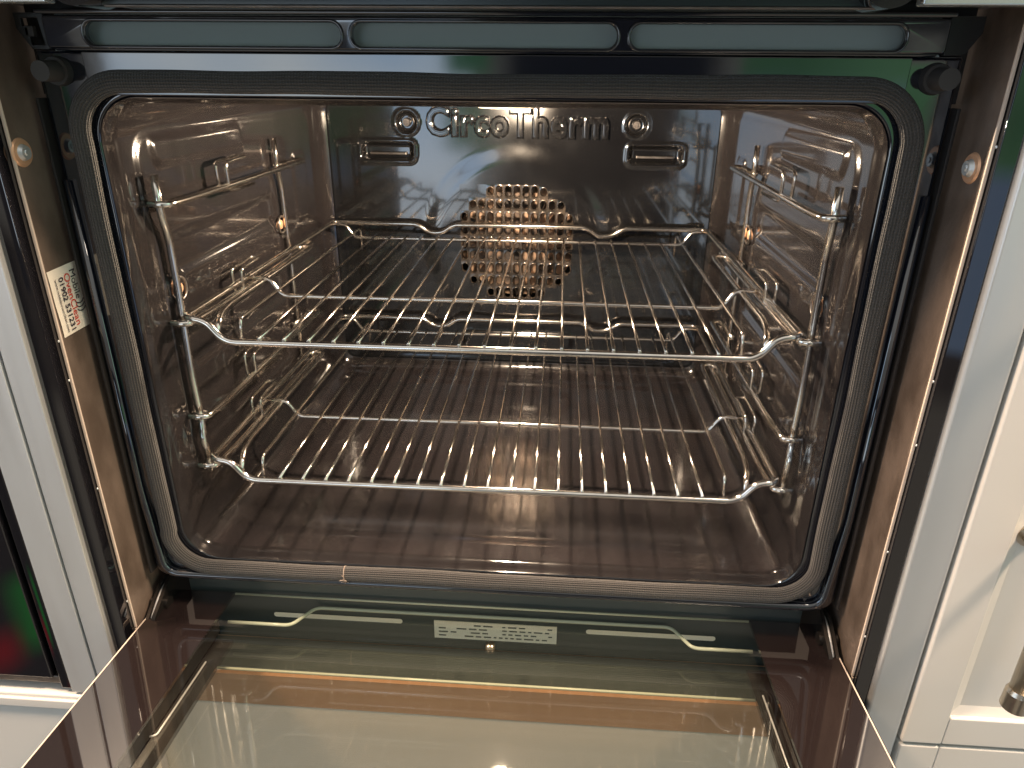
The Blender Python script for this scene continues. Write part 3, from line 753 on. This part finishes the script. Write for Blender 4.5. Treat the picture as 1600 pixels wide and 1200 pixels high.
CM = thing('drawer_front', 'cream drawer front under the oven, seen through the glass door', 'drawer', (0, -.02, -.60))
boxo('front_board', (-.2960, .2960, -.0195, -.006, -.62, -.1405), M['cream'], CM, .0020, seg=3)
RL = boxo('wooden_rail', (-.2600, .2600, -.0200, .040, -.1395, -.1055), M['wood'])
RL['label'] = 'warm wooden rail between the oven and the cream drawer below'; RL['category'] = 'rail'

TS = thing('trim_strip', 'tall pale brushed steel strip with dark inner side right of the oven', 'trim', (.31, 0, -.10))
boxo('dark_side_strip', (.2862, .2972, -.0400, .05, -.60, .56), M['black_glass'], TS, .0008)
boxo('steel_face', (.2975, .3262, -.0440, .05, -.60, .56), M['steel'], TS, .0030, seg=4)

def shaker(name, label, cat, x0, x1, z0, z1, y0=-.046, rail=.030, grooves=True):
    t = thing(name, label, cat, ((x0+x1)/2, -.02, z0))
    # frame made of stiles and rails with small v joints, and a recessed centre
    y1 = -.024; g = .0006
    boxo('stile', (x0, x0+rail, y0, y1, z0, z1), M['cream'], t, .0016, seg=3)
    boxo('stile', (x1-rail, x1, y0, y1, z0, z1), M['cream'], t, .0016, seg=3)
    boxo('rail', (x0+rail+g*0, x1-rail, y0+.0002, y1, z0, z0+rail-.002), M['cream'], t, .0016, seg=3)
    boxo('rail', (x0+rail, x1-rail, y0+.0002, y1, z1-rail+.002, z1), M['cream'], t, .0016, seg=3)
    bm = bmesh.new()   # recessed panel with sloped moulding
    a0, a1, c0, c1 = x0+rail-.001, x1-rail+.001, z0+rail-.003, z1-rail+.003; m_ = .0090
    o = [(a0, c0), (a1, c0), (a1, c1), (a0, c1)]; i_ = [(a0+m_, c0+m_), (a1-m_, c0+m_), (a1-m_, c1-m_), (a0+m_, c1-m_)]
    A = [bm.verts.new((x, y0+.0030, z)) for x, z in o]; B = [bm.verts.new((x, y0+.0062, z)) for x, z in i_]
    for k in range(4): bm.faces.new((A[k], A[(k+1) % 4], B[(k+1) % 4], B[k]))
    bm.faces.new(B); bmesh.ops.recalc_face_normals(bm, faces=bm.faces)
    obj('centre_panel', bm, M['cream'], t)
    return t
CR = shaker('kitchen_cupboard', 'cream panelled cupboard front with a nickel bar handle right of the oven', 'cupboard', .3285, .82, -.1065, .60)
# handle: vertical bar on a post, knurled collar
HB = bpy.data.objects.new('bar_handle', None); C.objects.link(HB); HB.parent = CR; HB.location = Vector((.4030, -.07, -.05))-CR.location
hx, hy = .3725, -.0790
bm = bmesh.new(); tube(bm, [Vector((hx, hy, -.0120)), Vector((hx, hy, .325))], .0068, 24); obj('grip', bm, M['nickel'], HB, True)
bm = bmesh.new(); cyl(bm, (hx, hy, -.0280), (hx, hy, -.0150), .0088, .0084, 28); cyl(bm, (hx, hy, -.0150), (hx, hy, -.0120), .0084, .0070, 28)
o = obj('end_collar', bm, M['nickel'], HB); autosmooth(o)
for z in (.085, .300):
    bm = bmesh.new(); cyl(bm, (hx, -.0385, z), (hx, hy, z), .0052, n=24); cyl(bm, (hx, -.0385, z), (hx, -.0410, z), .0085, n=24); o = obj('post', bm, M['nickel'], HB); autosmooth(o)
DR = shaker('drawer_front', 'cream panelled drawer front under the cabinet door at the right', 'drawer', .3285, .82, -.42, -.1095, y0=-.0455)

# dark carcass behind all the fronts, so the gaps read as gaps
bk = boxo('cabinet_carcass', (-.80, .85, .56, .58, -.70, .62), M['dark']); bk['label'] = 'dark cabinet carcass behind the appliances, seen only in the gaps'; bk['category'] = 'carcass'
for a, b in ((-.60, -.2860), (.2860, .82)):
    pass
